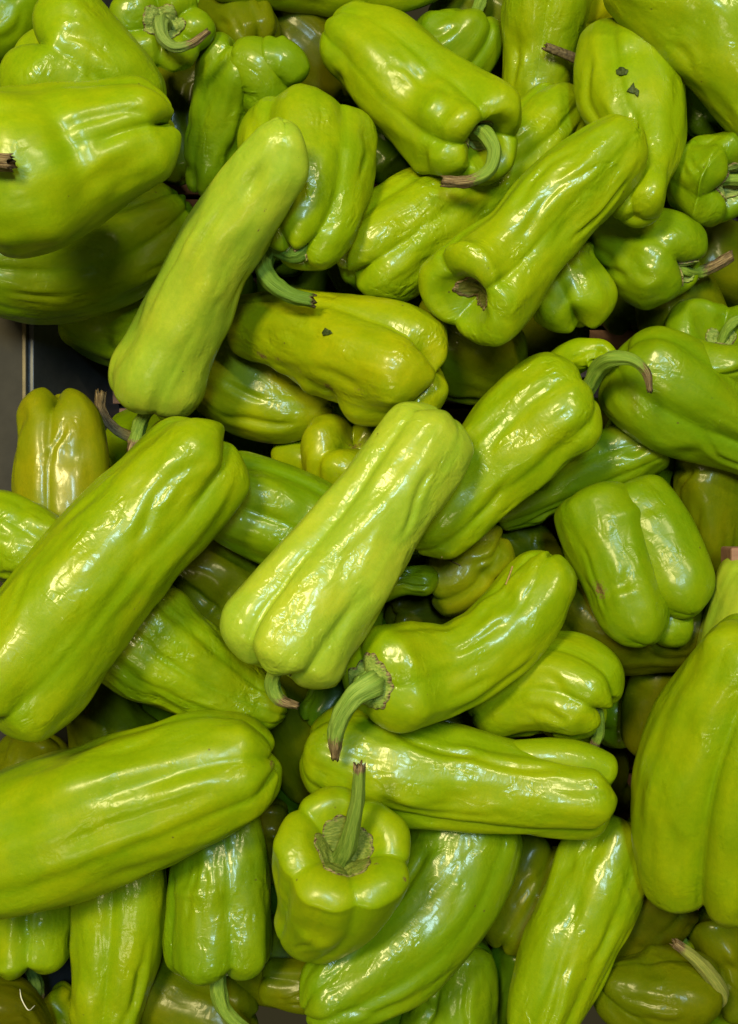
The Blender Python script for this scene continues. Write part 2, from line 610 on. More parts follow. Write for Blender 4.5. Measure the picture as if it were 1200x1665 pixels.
pep('brown olive pepper beneath the two lobed one, with a pale glint', [(905, 960, 50), (960, 1020, 76), (1060, 1040, 62), (1160, 1035, 58), (1220, 1000, 45)], BROWN_SHADED,
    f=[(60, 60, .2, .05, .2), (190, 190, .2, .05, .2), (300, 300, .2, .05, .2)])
pep('olive pepper below the vertical one with a stem at bottom left', [(215, 1580, 60), (270, 1620, 72), (360, 1650, 66), (420, 1660, 40)], OLIVE_SHADED, q=2)
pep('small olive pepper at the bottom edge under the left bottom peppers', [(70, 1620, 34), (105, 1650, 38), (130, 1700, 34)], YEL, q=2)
pep('dark green pepper at the right edge below the largest pepper', [(1150, 1480, 40), (1190, 1560, 42), (1215, 1660, 40)], OLIVE_SHADED, q=2)
pep('shadowed pepper under the middle of the long bottom one', [(890, 1360, 58), (850, 1455, 66), (810, 1550, 45)], OLIVE_SHADED, q=2)
pep('dark pepper at the very bottom of the left edge', [(-60, 1660, 50), (0, 1640, 56), (40, 1660, 46), (60, 1720, 40)], BROWN_SHADED, q=2, lift=40)
pep('pepper just inside the top left corner behind the two lobed one', [(-90, 30, 60), (-30, 40, 70), (20, 10, 60), (60, -30, 40)], GREEN, q=2, lift=60)
pep('dark ribbed pepper at the left edge above the big bottom left one', [(10, 1310, 60), (50, 1245, 60), (68, 1185, 40)], OLIVE_SHADED, q=2)
pep('olive pepper with a torn mark between two big left peppers', [(140, 1060, 50), (165, 1140, 60), (200, 1230, 75), (240, 1290, 60)], OLIVE_SHADED,
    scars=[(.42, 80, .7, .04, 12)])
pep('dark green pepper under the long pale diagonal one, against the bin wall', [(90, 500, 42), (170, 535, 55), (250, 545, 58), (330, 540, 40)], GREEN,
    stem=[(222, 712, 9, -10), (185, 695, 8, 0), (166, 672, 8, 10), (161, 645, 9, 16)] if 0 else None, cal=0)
pep('shadowed pepper beside the long pale one, its dry brown stem curling up', [(238, 716, 40), (275, 730, 52), (340, 760, 50), (400, 790, 34)], OLIVE_SHADED, q=2,
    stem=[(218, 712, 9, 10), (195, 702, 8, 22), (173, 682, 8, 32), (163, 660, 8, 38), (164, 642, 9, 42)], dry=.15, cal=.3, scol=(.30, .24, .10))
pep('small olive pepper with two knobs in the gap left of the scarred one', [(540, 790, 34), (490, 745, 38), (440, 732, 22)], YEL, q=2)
pep('dark olive pepper below the big left one, in its shadow', [(230, 900, 60), (310, 930, 78), (390, 990, 72), (440, 1040, 50)], OLIVE_SHADED,
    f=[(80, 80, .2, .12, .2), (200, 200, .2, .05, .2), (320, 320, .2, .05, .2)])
pep('large olive pepper at the right edge, standing beside the pink board', [(1175, 700, 60), (1170, 780, 72), (1165, 870, 66), (1150, 950, 46)], OLIVE_SHADED,
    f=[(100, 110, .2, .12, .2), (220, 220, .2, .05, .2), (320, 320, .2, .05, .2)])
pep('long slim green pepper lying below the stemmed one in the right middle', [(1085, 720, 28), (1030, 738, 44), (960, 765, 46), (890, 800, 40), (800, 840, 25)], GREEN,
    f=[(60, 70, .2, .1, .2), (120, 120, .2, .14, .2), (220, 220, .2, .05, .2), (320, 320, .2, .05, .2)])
pep('yellow olive pepper with a lobed end below the right middle stemmed one', [(690, 960, 50), (735, 945, 62), (780, 905, 62), (822, 862, 40)], (.29, .29, .002),
    f=[(60, 70, .2, .12, .4), (170, 170, .2, .1, .3), (290, 290, .2, .05, .2)], el=[1, .8, .7])
pep('green pepper with a small round knob poking out beside the middle one', [(560, 965, 40), (620, 950, 34), (660, 941, 30), (714, 939, 31)], LIME, ca=20,
    f=[(200, 200, .1, .03, .02), (340, 340, .1, .03, .02)], cb=26)
pep('small pale pepper end between the middle one and the stemmed one', [(640, 820, 26), (668, 850, 30), (685, 905, 24)], LIME, q=2)
pep('olive pepper below the scarred one, glinting on its left shoulder', [(310, 590, 52), (370, 620, 72), (440, 652, 66), (500, 665, 46), (545, 660, 22)], YEL,
    f=[(90, 80, .2, .08, .2), (200, 200, .2, .05, .2), (320, 320, .2, .05, .2)])
pep('round olive pepper with a brown scarred hollow under the yellow one', [(588, 700, 78, 30), (575, 722, 84, 5), (590, 790, 74, -35), (620, 850, 50, -60)], YEL, tilt=0,
    da=30, rwa=.42, f=[(30, 30, .3, .1, .2), (150, 150, .25, .1, .2), (265, 265, .3, .1, .2)], collar=.75, scars=[(.02, 20, .75, .05, 30)])
pep('olive pepper behind the dimpled upper right one, with one small glint', [(660, 500, 60), (730, 560, 84), (795, 590, 76), (845, 610, 46)], OLIVE_SHADED)
pep('two lobed upright pepper standing against the grey bin wall', [(100, 880, 78), (97, 790, 80), (96, 700, 72), (94, 628, 62)], (.17, .18, .0015), wr=.6, tilt=6,
    f=[(92, 86, .2, .20, .42), (200, 200, .2, .06, .3), (330, 330, .2, .06, .3)], p=.7, el=[1, .85, .92], cb=55)
pep('pale wrinkled pepper end at the left edge behind the big left one', [(-70, 850, 55), (0, 868, 68), (60, 890, 62), (110, 920, 40)], LIME, wr=1.8)
pep('ribbed green pepper behind the middle one, crossed by sharp creases', [(330, 790, 70), (400, 820, 84), (480, 850, 86), (560, 890, 80), (630, 930, 60)], GREEN,
    f=[(150, 145, .2, .10, .2), (85, 88, .2, .18, .2), (215, 215, .2, .05, .2), (300, 300, .2, .05, .2), (30, 25, .1, .08, .1)], wr=1.5)
pep('wrinkled shiny pepper below the big left one, tapering to the right', [(150, 960, 78), (235, 1040, 97), (320, 1095, 84), (395, 1135, 60), (468, 1160, 32)], LIME,
    f=[(95, 92, .2, .08, .1), (55, 62, .2, .07, .1), (140, 130, .2, .06, .1), (250, 250, .1, .04, .1)], wr=2.8)
pep('dark olive pepper in shadow beside the bottom long one', [(1110, 1450, 52), (1060, 1490, 58), (1010, 1550, 52), (960, 1600, 35)], BROWN_SHADED, q=2)
pep('dark stemmed pepper in the bottom right corner', [(1165, 1650, 62, 12), (1120, 1625, 78), (1040, 1620, 72), (965, 1590, 34)], OLIVE_SHADED, tilt=0,
    f=[(120, 110, .3, .16, .2), (230, 230, .2, .05, .2), (20, 20, .3, .1, .2)], stem=[(1172, 1618, 12, 40), (1150, 1580, 11, 56), (1122, 1552, 9, 60), (1098, 1534, 7, 58)], da=26, dry=.86, cal=.42, scol=(.22, .24, .05))
pep('square shouldered pepper with several lobes and its stem end turned down right', [(1000, 1165, 60), (955, 1135, 84), (900, 1115, 90), (830, 1140, 74), (770, 1170, 45)], LIME,
    f=[(150, 140, .34, .16, .1), (75, 70, .32, .12, .1), (20, 20, .3, .06, .1), (250, 250, .2, .05, .1)], ca=46, da=34, p=.75,
    stem=[(975, 1185, 8, -6), (972, 1200, 8, -12), (966, 1212, 8, -22)], cal=.3)
pep('dimpled pepper with an open hollow at the right edge, under the folded stem', [(1182, 515, 76, 40), (1175, 535, 86, 12), (1168, 580, 84, -25), (1150, 660, 60, -60)], GREEN, tilt=0, lift=-40,
    da=52, rwa=.46, f=[(20, 20, .3, .1, .2), (130, 130, .25, .1, .2), (250, 250, .3, .1, .2)], stem=[(1194, 524, 8, 26), (1215, 515, 7, 34)], cal=.25)
pep('big green pepper running off the right edge below the broken curled stem', [(1000, 578, 64), (1040, 604, 85), (1102, 648, 92), (1180, 690, 74), (1265, 728, 66), (1340, 755, 45)], GREEN, lift=-120, tilt=6,
    f=[(128, 122, .1, .05, .2), (55, 66, .06, .20, .2), (190, 190, .1, .05, .2), (300, 300, .1, .05, .2)], wr=1.2, bumps=[(.08, 20, -8, .2, 30)])
pep('two lobed pepper pointing down right with a dark brown scrape', [(955, 795, 66), (980, 855, 72), (1008, 925, 66), (1038, 1000, 56), (1058, 1052, 48)], GREEN, satin=1, amp=.7,
    f=[(40, 30, .06, .03, .04), (160, 160, .06, .03, .04), (280, 280, .06, .03, .04)], cb=66, nb=2.0, db=2, scars=[(.62, 40, .85, .09, 15)],
    more=[dict(n=[(1010, 790, 62, 0), (1052, 852, 66, 2), (1093, 925, 61, 4), (1128, 1004, 48, 2)], cb=62, nb=2.0, db=2, amp=.6),
          dict(n=[(1065, 970, 38, -56), (1092, 1020, 38, -58), (1110, 1052, 32, -58)], cb=40, nb=2.0, db=1, amp=.2)])
pep('folded shiny pepper with a deep pinched groove', [(395, 70, 34), (378, 100, 52), (362, 155, 48), (350, 215, 46), (335, 275, 36), (325, 320, 24)], GREEN,
    more=[dict(n=[(375, 100, 34, 14), (420, 110, 48, 18), (432, 150, 46, 22), (412, 195, 34, 8)]), dict(n=[(420, 95, 34, 12), (465, 102, 34, 10), (490, 135, 24, -8)])], wr=2.0)
pep('small pepper facing up in the top left with a green curled stem', [(268, 30, 76, 45), (268, 40, 82, 15), (268, 62, 76, -25), (275, 100, 50, -55)], GREEN, tilt=0,
    da=30, rwa=.50, f=[(20, 20, .22, .1, .2), (85, 85, .22, .1, .2), (150, 150, .22, .1, .2), (215, 215, .22, .1, .2), (285, 285, .22, .1, .2)],
    stem=[(262, 36, 12, 26), (266, 62, 10, 38), (284, 77, 8, 46), (310, 72, 7, 50), (337, 52, 5, 56)], cal=.42, dry=.55, rise=3, scol=(.17, .25, .05))
pep('pale two lobed pepper end in the top left corner', [(240, 218, 75, -55), (150, 140, 104, -15), (72, 84, 118, 15), (20, 44, 114, 40)], LIME,
    tilt=0, f=[(90, 90, .1, .10, .30), (205, 205, .1, .05, .28), (325, 325, .1, .05, .28)], el=[.9, .8, 1], cb=70, db=34, rwb=.3)
pep('long pepper lying along the top edge, cut off by the frame', [(330, -50, 50), (440, -58, 72), (560, -64, 90), (660, -60, 78), (760, -70, 40)], LIME)
pep('green pepper with a short stem at the top edge behind the top centre one', [(775, 15, 52), (765, 55, 66), (730, 90, 74), (680, 120, 60), (640, 160, 40)], GREEN,
    stem=[(784, -10, 11, 14), (782, -30, 11, 16)], cal=.3, f=[(60, 60, .2, .1, .1), (140, 140, .3, .12, .1), (260, 260, .1, .05, .1)])
pep('yellow green curled pepper at the top between two larger ones', [(936, 78, 24), (945, 48, 34), (970, 10, 44), (1010, -30, 44)], YEL, q=2)
pep('upright pepper at the top with a straight bumpy crease', [(905, -90, 70), (890, 10, 76), (878, 90, 64), (865, 165, 56), (850, 225, 40)], LIME,
    f=[(88, 84, .2, .18, .2), (190, 190, .1, .05, .2), (310, 310, .1, .05, .2)], p=.7, wr=1.7)
pep('short heart shaped pepper with a stubby brown stem at right', [(1138, 454, 66), (1098, 432, 82), (1042, 410, 76), (985, 388, 52), (950, 372, 34)], GREEN,
    f=[(92, 80, .36, .10, .1), (215, 200, .2, .05, .1), (325, 320, .25, .05, .1)], p=.8, na=2.1, ca=58, da=30, stem=[(1140, 442, 9, -24), (1162, 432, 9, -14), (1188, 416, 8, -6)], dry=.2, cal=.3)
pep('lobed pepper at the right edge showing its stem hollow', [(1215, 300, 82, 46), (1185, 295, 90, 16), (1135, 280, 68, -8), (1092, 262, 42, -25)], GREEN, tilt=0,
    f=[(62, 62, .34, .12, .1), (138, 138, .34, .1, .1), (220, 220, .2, .05, .1), (320, 320, .2, .05, .1)], p=.8, na=2.1, ca=56, da=44, rwa=.4, cal=.34, stem=[(1225, 290, 10, 16), (1240, 285, 9, 16)])
pep('two lobed pepper end pointing down beside the dimpled one', [(885, 370, 48), (905, 430, 58), (930, 485, 68), (948, 545, 66)], LIME,
    f=[(70, 72, .2, .10, .44), (190, 190, .2, .05, .3), (320, 320, .2, .05, .3)], p=.7, el=[1, .7, .86], cb=56)
pep('small shiny knob of a pepper peeking out above the stemmed middle right one', [(900, 608, 30), (940, 582, 30), (978, 573, 24), (1000, 590, 16)], LIME, q=2)
pep('yellow scarred pepper in the middle with a wrinkled knobbly lower end', [(372, 520, 38), (430, 528, 54), (500, 545, 76), (580, 572, 92), (660, 597, 97), (728, 612, 82)], YEL,
    f=[(118, 128, .12, .18, .44), (25, 20, .1, .04, .2), (240, 240, .1, .04, .3)], p=.62, el=[.9, .8, 1.06], cb=66, wr=1.7, ca=30, da=6,
    bumps=[(.70, 0, 24, .10, 26), (.60, 8, -12, .035, 18)], scars=[(.24, 30, .85, .05, 9), (.34, 38, .72, .04, 6), (.46, 40, .6, .03, 6), (.60, 30, 1.0, .035, 13), (.75, 48, .6, .05, 8), (.52, 100, .5, .02, 4)])
pep('long wrinkled pepper lying behind the top centre one, puckered at its lower end', [(560, 455, 58), (605, 420, 84), (680, 365, 84), (765, 305, 70), (845, 248, 66), (910, 182, 60), (935, 155, 48)], LIME,
    f=[(75, 70, .3, .08, .28), (140, 140, .25, .08, .24), (210, 210, .2, .04, .2), (310, 300, .2, .05, .26)], ca=60, da=10, wr=2.2)
pep('broad ribbed pepper with three lobes at the top, a thick green stem curling out below', [(478, 425, 50), (500, 375, 82), (500, 305, 108), (500, 235, 113), (512, 170, 84)], LIME,
    f=[(55, 55, .40, .09, .26), (125, 125, .2, .08, .22), (300, 300, .1, .05, .2), (195, 195, .2, .05, .2)], p=1.0, el=[.95, .9, .9, .9], wr=1.5, ca=44,
    stem=[(440, 402, 15, -34), (428, 430, 15, -20), (446, 462, 14, -6), (478, 482, 12, 4), (504, 488, 11, 8)], cal=.28, scol=(.10, .19, .02), dry=.97)
pep('dark green ribbed pepper at the left below the largest left one', [(-70, 420, 70), (20, 430, 98), (110, 425, 104), (190, 395, 94), (258, 352, 72), (300, 320, 40)], DEEP_SHADED if 0 else GREEN,
    f=[(120, 110, .2, .12, .3), (65, 60, .2, .10, .3), (10, 10, .1, .05, .2), (250, 250, .1, .05, .2)], wr=1.3)
pep('largest pepper at the upper left, two blunt lobes at its right end', [(-60, 300, 118), (40, 282, 136), (110, 256, 122), (180, 228, 100), (250, 205, 86), (292, 196, 74)], LIME, satin=1,
    f=[(78, 76, .1, .07, .46), (150, 150, .1, .05, .2), (210, 210, .1, .05, .2), (320, 320, .1, .05, .3)], el=[.95, .9, .8, 1.0], p=.9, wr=.45, stem=[(-80, 262, 14, 60), (-35, 262, 14, 116), (12, 265, 13, 124)], dry=.6, cb=56, amp=.8,
    bumps=[(.28, 120, 9, .10, 50), (.50, 80, -16, .06, 45), (.32, 30, 12, .08, 25)])
pep('tall upright pepper at the upper right with a scrap of leaf stuck to it', [(1025, 50, 76), (1020, 110, 86), (1030, 180, 80), (1048, 250, 62), (1040, 310, 48), (1030, 358, 42)], LIME,
    na=3.2, f=[(62, 70, .2, .16, .12), (200, 190, .2, .05, .1), (310, 310, .2, .05, .1)], wr=1.1, bumps=[(.80, 180, -6, .08, 40)],
    stem=[(938, 92, 8, -20), (912, 84, 7, -14), (888, 76, 7, -8)] if 0 else None, cal=0)
pep('big pale pepper filling the top right corner', [(985, -70, 60), (1080, -30, 96), (1160, 25, 104), (1215, 100, 96), (1250, 190, 70), (1270, 260, 40)], LIME,
    f=[(95, 95, .2, .06, .2), (200, 190, .2, .05, .2), (310, 310, .2, .05, .2)], wr=1.0)
pep('pale shouldered pepper at the bottom left with a dark stem tucked below', [(50, 1580, 66), (48, 1540, 78), (52, 1470, 76), (50, 1390, 60)], LIME, tilt=10,
    f=[(80, 85, .32, .1, .1), (150, 150, .3, .06, .1), (10, 10, .3, .05, .1), (260, 260, .1, .05, .1)], wr=1.2, ca=40,
    stem=[(60, 1612, 11, -8), (60, 1630, 10, -4)], cal=.3, scol=(.06, .11, .015))
pep('upright grooved pepper running off the bottom edge at left', [(192, 1370, 74), (192, 1460, 79), (188, 1540, 76), (178, 1620, 62), (168, 1720, 52)], LIME,
    f=[(96, 92, .2, .20, .2), (200, 190, .2, .05, .2), (330, 330, .2, .05, .2)], p=.75, wr=1.2, scars=[(.80, 88, .85, .03, 6)])
pep('square pepper hanging stem down at the bottom, green stem at its base', [(355, 1595, 76), (355, 1560, 86), (354, 1470, 84), (352, 1380, 76), (350, 1290, 60)], GREEN,
    f=[(68, 72, .30, .08, .1), (150, 145, .2, .06, .1), (10, 0, .2, .05, .1), (250, 250, .1, .05, .1)], wr=1.5, ca=40, na=3.0,
    stem=[(356, 1612, 13, 0), (364, 1640, 11, 2), (385, 1662, 10, 2), (410, 1680, 9, 0)], cal=.24, dry=.9)
pep('long glossy pepper running off the bottom edge right of centre', [(1000, 1320, 66), (962, 1440, 76), (926, 1545, 70), (890, 1630, 60), (862, 1710, 46)], LIME,
    f=[(60, 62, .1, .07, .1), (115, 118, .1, .08, .1), (200, 190, .1, .05, .2), (310, 310, .1, .05, .2)], wr=1.5)
pep('green pepper with a seam at the bottom edge below the wrinkled one', [(755, 1530, 40), (745, 1600, 62), (725, 1680, 76), (700, 1750, 60)], DEEP_SHADED if 0 else GREEN,
    f=[(50, 50, .1, .10, .1), (180, 190, .1, .05, .2), (310, 310, .1, .05, .2)], wr=1.6)
pep('wide wrinkled pepper under the horizontal one, its tip at the bottom edge', [(775, 1310, 90), (748, 1410, 97), (695, 1492, 95), (622, 1565, 86), (545, 1618, 70), (490, 1650, 50)], GREEN,
    f=[(112, 110, .1, .07, .1), (50, 52, .1, .06, .1), (165, 165, .1, .05, .1), (250, 250, .1, .05, .2), (330, 330, .1, .05, .2)], wr=1.3)
pep('glossy pepper at the upper right with a dark hollow where its stem broke off', [(742, 498, 76, 72), (760, 486, 90, 38), (798, 455, 88, 8), (848, 402, 74), (905, 336, 74), (965, 272, 67), (1008, 230, 52), (1042, 200, 28)], LIME,
    f=[(70, 72, .42, .10, .1), (165, 160, .40, .06, .12), (285, 290, .3, .05, .1)], p=.8, wr=1.3, ca=44, da=74, rwa=.46, cal=.30, caldry=1.3, rise=14, ccol=(.10, .11, .02), tilt=10, na=2.2)
pep('long pale pepper slanting down at the left, narrowing to a blunt top', [(240, 672, 66), (246, 628, 84), (290, 545, 74), (345, 432, 72), (400, 335, 68), (447, 262, 56), (455, 222, 40), (462, 192, 26)], PALE, satin=1,
    f=[(60, 58, .18, .06, .04), (150, 145, .18, .04, .03), (250, 250, .1, .04, .03)], wr=.7, ca=40, cb=34, bumps=[(.90, 5, 14, .07, 40)],
    stem=[(228, 690, 11, -16), (222, 712, 11, -14), (218, 728, 11, -14)], cal=.24, scars=[(.72, 45, .75, .02, 3), (.78, 52, .75, .010, 4), (.35, 70, .5, .02, 3)])
pep('large smooth pepper at the top centre, stem curling out of its open end', [(810, 238, 80, 78), (790, 224, 90, 44), (750, 200, 92, 14), (700, 174, 88), (632, 108, 80), (575, 62, 62), (530, 42, 42)], LIME, satin=1,
    f=[(140, 128, .40, .06, .1), (70, 66, .42, .08, .14), (200, 200, .36, .05, .1), (320, 300, .3, .05, .1)], p=.75, wr=.8, bumps=[(.28, 110, 12, .08, 22), (.45, 95, -10, .08, 30)], ca=50, da=74, rwa=.48, na=2.2,
    stem=[(792, 222, 13, 42), (804, 246, 11, 50), (796, 276, 10, 50), (766, 294, 9, 46), (722, 294, 8, 40)], cal=.30, dry=.52, tilt=8)
pep('broad pepper in the right middle with a curled stem drying brown at its tip', [(962, 628, 58), (930, 645, 79), (860, 700, 82), (785, 775, 76), (715, 842, 67), (668, 892, 44)], LIME,
    f=[(60, 66, .08, .06, .1), (125, 120, .12, .05, .1), (180, 180, .2, .04, .1), (290, 290, .1, .05, .1)], tilt=10, wr=1.7, ca=40, cb=50,
    stem=[(975, 598, 14, 40), (1000, 583, 12, 80), (1030, 586, 9, 92), (1050, 604, 7, 92), (1057, 636, 4, 84)], cal=.26, dry=.62, na=2.8)
pep('big smooth pepper at the bottom left, puckered star at its right end', [(-100, 1400, 90), (-10, 1385, 112), (80, 1352, 122), (170, 1318, 120), (270, 1282, 110), (370, 1250, 94), (455, 1232, 68)], LIME, satin=1, scars=[(.62, 22, .8, .018, 3), (.985, 95, .7, .01, 30)],
    f=[(112, 108, .1, .02, .13), (64, 64, .1, .035, .14), (20, 14, .1, .03, .30), (250, 250, .1, .04, .2), (170, 170, .1, .02, .14)], wr=.8, cb=50, el=[.9, .8, .7, .95, 1.0], db=14)
pep('big glossy pepper on the left with twin blue glints, two lobes at its upper end', [(-30, 1172, 84), (20, 1110, 112), (90, 1020, 112), (200, 885, 104), (310, 770, 92), (372, 695, 76)], LIME, scars=[(.50, 32, .62, .06, 1.5), (.30, 70, .7, .006, 2)],
    f=[(62, 48, .30, .10, .44), (170, 165, .1, .04, .2), (290, 290, .2, .05, .3)], p=.9, wr=1.0, cb=70, el=[1.0, .8, .72], da=12)
pep('long horizontal pepper below the curved one, split lobes at its right end', [(492, 1205, 56), (540, 1222, 78), (620, 1248, 90), (720, 1266, 84), (850, 1286, 78), (950, 1294, 76), (1002, 1296, 68)], LIME,
    more=[dict(n=[(800, 1235, 26, -10), (870, 1232, 32, 2), (950, 1242, 34, 0), (1000, 1262, 28, -6)])], f=[(42, 36, .1, .22, .42), (150, 150, .12, .06, .30), (280, 280, .1, .05, .2)], p=.62, wr=1.0, cb=44, ca=40, el=[1.0, .9, .96])
pep('bent pepper with a thick stem whose tip dried dark brown', [(598, 1118, 68, 74), (618, 1109, 86, 42), (662, 1098, 86, 12), (735, 1082, 72), (795, 1050, 66), (845, 1000, 66), (880, 945, 58), (900, 895, 36)], LIME,
    f=[(200, 150, .16, .05, .2), (80, 112, .14, .07, .2), (320, 320, .14, .05, .1)], wr=.9, ca=44, cb=34, da=6, rwa=.5,
    bumps=[(.72, 130, -10, .05, 22), (.64, 165, 10, .08, 30)],
    stem=[(604, 1114, 22, 22), (580, 1128, 18, 30), (558, 1158, 15, 22), (547, 1190, 13, 10), (545, 1232, 6, 0)], cal=.62, dry=.66, scol=(.19, .30, .045), ccol=(.20, .28, .045), rise=12)
pep('pale pepper in the middle of the pile, lying over all its neighbours, one long crease', [(440, 1105, 90), (458, 1062, 108), (505, 985, 99), (560, 910, 90), (612, 845, 84), (665, 765, 77), (705, 705, 68), (726, 668, 50)], PALE, scars=[(.22, 100, .6, .015, 2)],
    f=[(128, 132, .40, .20, .16), (60, 55, .30, .05, .1), (190, 190, .3, .05, .1), (290, 290, .1, .05, .1)], p=.66, wr=1.3, ca=48, cb=44, da=30,
    stem=[(444, 1118, 12, -12), (456, 1138, 10, -10), (482, 1147, 5, -10)], cal=.24, dry=.5)
pep('blocky pepper facing up at the bottom centre with an upright ridged stem', [(562, 1362, 108, 66), (560, 1374, 113, 36), (552, 1410, 110, -4), (528, 1470, 90, -50), (480, 1535, 44, -90)], LIME, satin=1, scars=[(.12, 170, .85, .02, 4)], tilt=0,
    f=[(338, 338, .20, .08, .1), (50, 50, .20, .08, .1), (120, 120, .22, .08, .1), (190, 190, .22, .1, .1), (270, 270, .20, .08, .1)], p=.8, na=2.1, da=74, rwa=.5, ca=52, wr=.35, amp=.8,
    stem=[(564, 1378, 15, 30), (574, 1340, 12, 60), (582, 1290, 10, 84), (584, 1248, 9, 96)], cal=.44, calv=.5, dry=.93, rise=4, scol=(.17, .26, .035), ccol=(.16, .21, .03), flat=.98)
pep('pale strip of a pepper behind the largest right one', [(1265, 920, 84), (1222, 1005, 74), (1176, 1090, 56), (1142, 1165, 34)], PALE)
pep('largest pepper at the right edge, hanging down with deep vertical furrows', [(1260, 1020, 90), (1215, 1120, 120), (1180, 1220, 140), (1165, 1330, 140), (1160, 1420, 124), (1165, 1470, 96)], LIME, scars=[(.93, 95, .75, .012, 6)],
    f=[(66, 62, .16, .28, .46), (118, 114, .14, .22, .3), (200, 200, .1, .05, .2), (320, 320, .1, .05, .3)], p=.65, cb=62, el=[1.0, .9, .8, .8], wr=1.0)


# ------------------------------------------------------------------ settle the pile: each pepper comes to rest on those below it
FLOOR_Z = 0.0
CELL = 12
GX0, GY0, GX1, GY1 = -420, -420, 1620, 2080
ZREF = 565.0
ZWALL = -330
H = np.full((int((GX1 - GX0) / CELL), int((GY1 - GY0) / CELL)), FLOOR_Z)
H[:int((30 - GX0) / CELL), :] = ZREF + ZWALL + 12


def settle(sp):
    nd = np.array([(q[0], -q[1], (q[3] if len(q) > 3 else 0.0), q[2]) for q in sp['n']], float)
    fl = Flesh(sp, nd)
    pos = fl.grid(9, 60, 64)[0].reshape(-1, 3)
    ix = ((pos[:, 0] - GX0) / CELL).astype(int)
    iy = ((-pos[:, 1] - GY0) / CELL).astype(int)
    ok = (ix >= 0) & (iy >= 0) & (ix < H.shape[0]) & (iy < H.shape[1])
    ix, iy, z = ix[ok], iy[ok], pos[ok, 2]
    top = np.full(H.shape, -1e9)
    bot = np.full(H.shape, 1e9)
    np.maximum.at(top, (ix, iy), z)
    np.minimum.at(bot, (ix, iy), z)
    m = top > -1e8
    cx, cy = np.nonzero(m)
    wx, wy = cx * CELL + GX0, -(cy * CELL + GY0)
    c = nd[:, :2].mean(0)
    d = nd[-1, :2] - nd[0, :2]
    ln = max(np.linalg.norm(d), 1)
    d = d / ln
    pr = (wx - c[0]) * d[0] + (wy - c[1]) * d[1]
    best = None
    tl = sp.get('tilt', 26)
    th = np.maximum(top[m] - bot[m], 0)
    allow = np.minimum(th * .11, 15)
    for deg in np.arange(-tl, tl + .1, 4) if tl else [0]:
        t = math.tan(math.radians(deg))
        need = H[m] - bot[m] - t * pr - allow
        z0 = np.percentile(need, 98)
        sc = z0 + abs(t) * 18
        if best is None or sc < best[0]:
            best = (sc, z0, t)
    _, z0, t = best
    z0 += sp.get('lift', 0)
    H[m] = np.maximum(H[m], top[m] + z0 + t * pr)
    out = nd.copy()
    out[:, 2] += z0 + t * ((nd[:, 0] - c[0]) * d[0] + (nd[:, 1] - c[1]) * d[1])
    return out


for sp in PEP:
    sp['world'] = settle(sp)
x0, x1 = int((0 - GX0) / CELL), int((1200 - GX0) / CELL)
y0, y1 = int((0 - GY0) / CELL), int((1665 - GY0) / CELL)
print('ZREF would be', float(np.percentile(H[x0:x1, y0:y1], 80)))
FLOOR = FLOOR_Z - ZREF - 6
print("pile height", ZREF, "max", H.max())


def to_world(px, py, z):
    k = (DIST - z) / DIST
    return ((px - CX) * k, (CY - py) * k, z)


def tube(path, nc=20, ridges=6, ramp_=.12, seed=0, dry=.8):
    """ridged stalk along path (x, y, z, r) with a ragged cut end"""
    rs = np.random.RandomState(seed)
    nd = catmull(path, 40)
    P = nd[:, :3]
    T, A, B = frames(P)
    th = np.linspace(0, 2 * np.pi, nc, endpoint=False)
    t = np.linspace(0, 1, len(P))
    R = nd[:, 3][:, None] * (1 + ramp_ * np.cos(ridges * th[None] + 2.5 * t[:, None] + seed))
    q = np.stack(np.broadcast_arrays(t[:, None] * 6, np.cos(th)[None] * 1.0, np.sin(th)[None] * 1.0), -1)
    R = R * (1 + .10 * vnoise(q * np.array([1.5, 2, 2]), seed) + (.14 * t[:, None] ** 3) * vnoise(q * 3, seed + 3))
    V = P[:, None] + A[:, None] * (R * np.cos(th))[..., None] + B[:, None] * (R * np.sin(th))[..., None]
    # ragged end and a hollow in the cut
    jag = rs.rand(nc) * nd[-1, 3] * 1.1
    V[-1] += T[-1] * jag[:, None]
    V[-2] += T[-1] * jag[:, None] * .5
    end = P[-1] + T[-1] * nd[-1, 3] * .1
    V = np.concatenate([V, (end + (V[-1] - end) * .55 - T[-1] * nd[-1, 3] * .5)[None]])
    t2 = np.append(t, 1.0)
    q2 = np.concatenate([q, q[-1:]])
    dv = np.broadcast_to(np.clip((t2 - dry) / max(1 - dry, .05) * .9 + .1, 0, 1)[:, None], V.shape[:2])
    return V, q2, dv


GROUP = 'green peppers heaped in the bin'


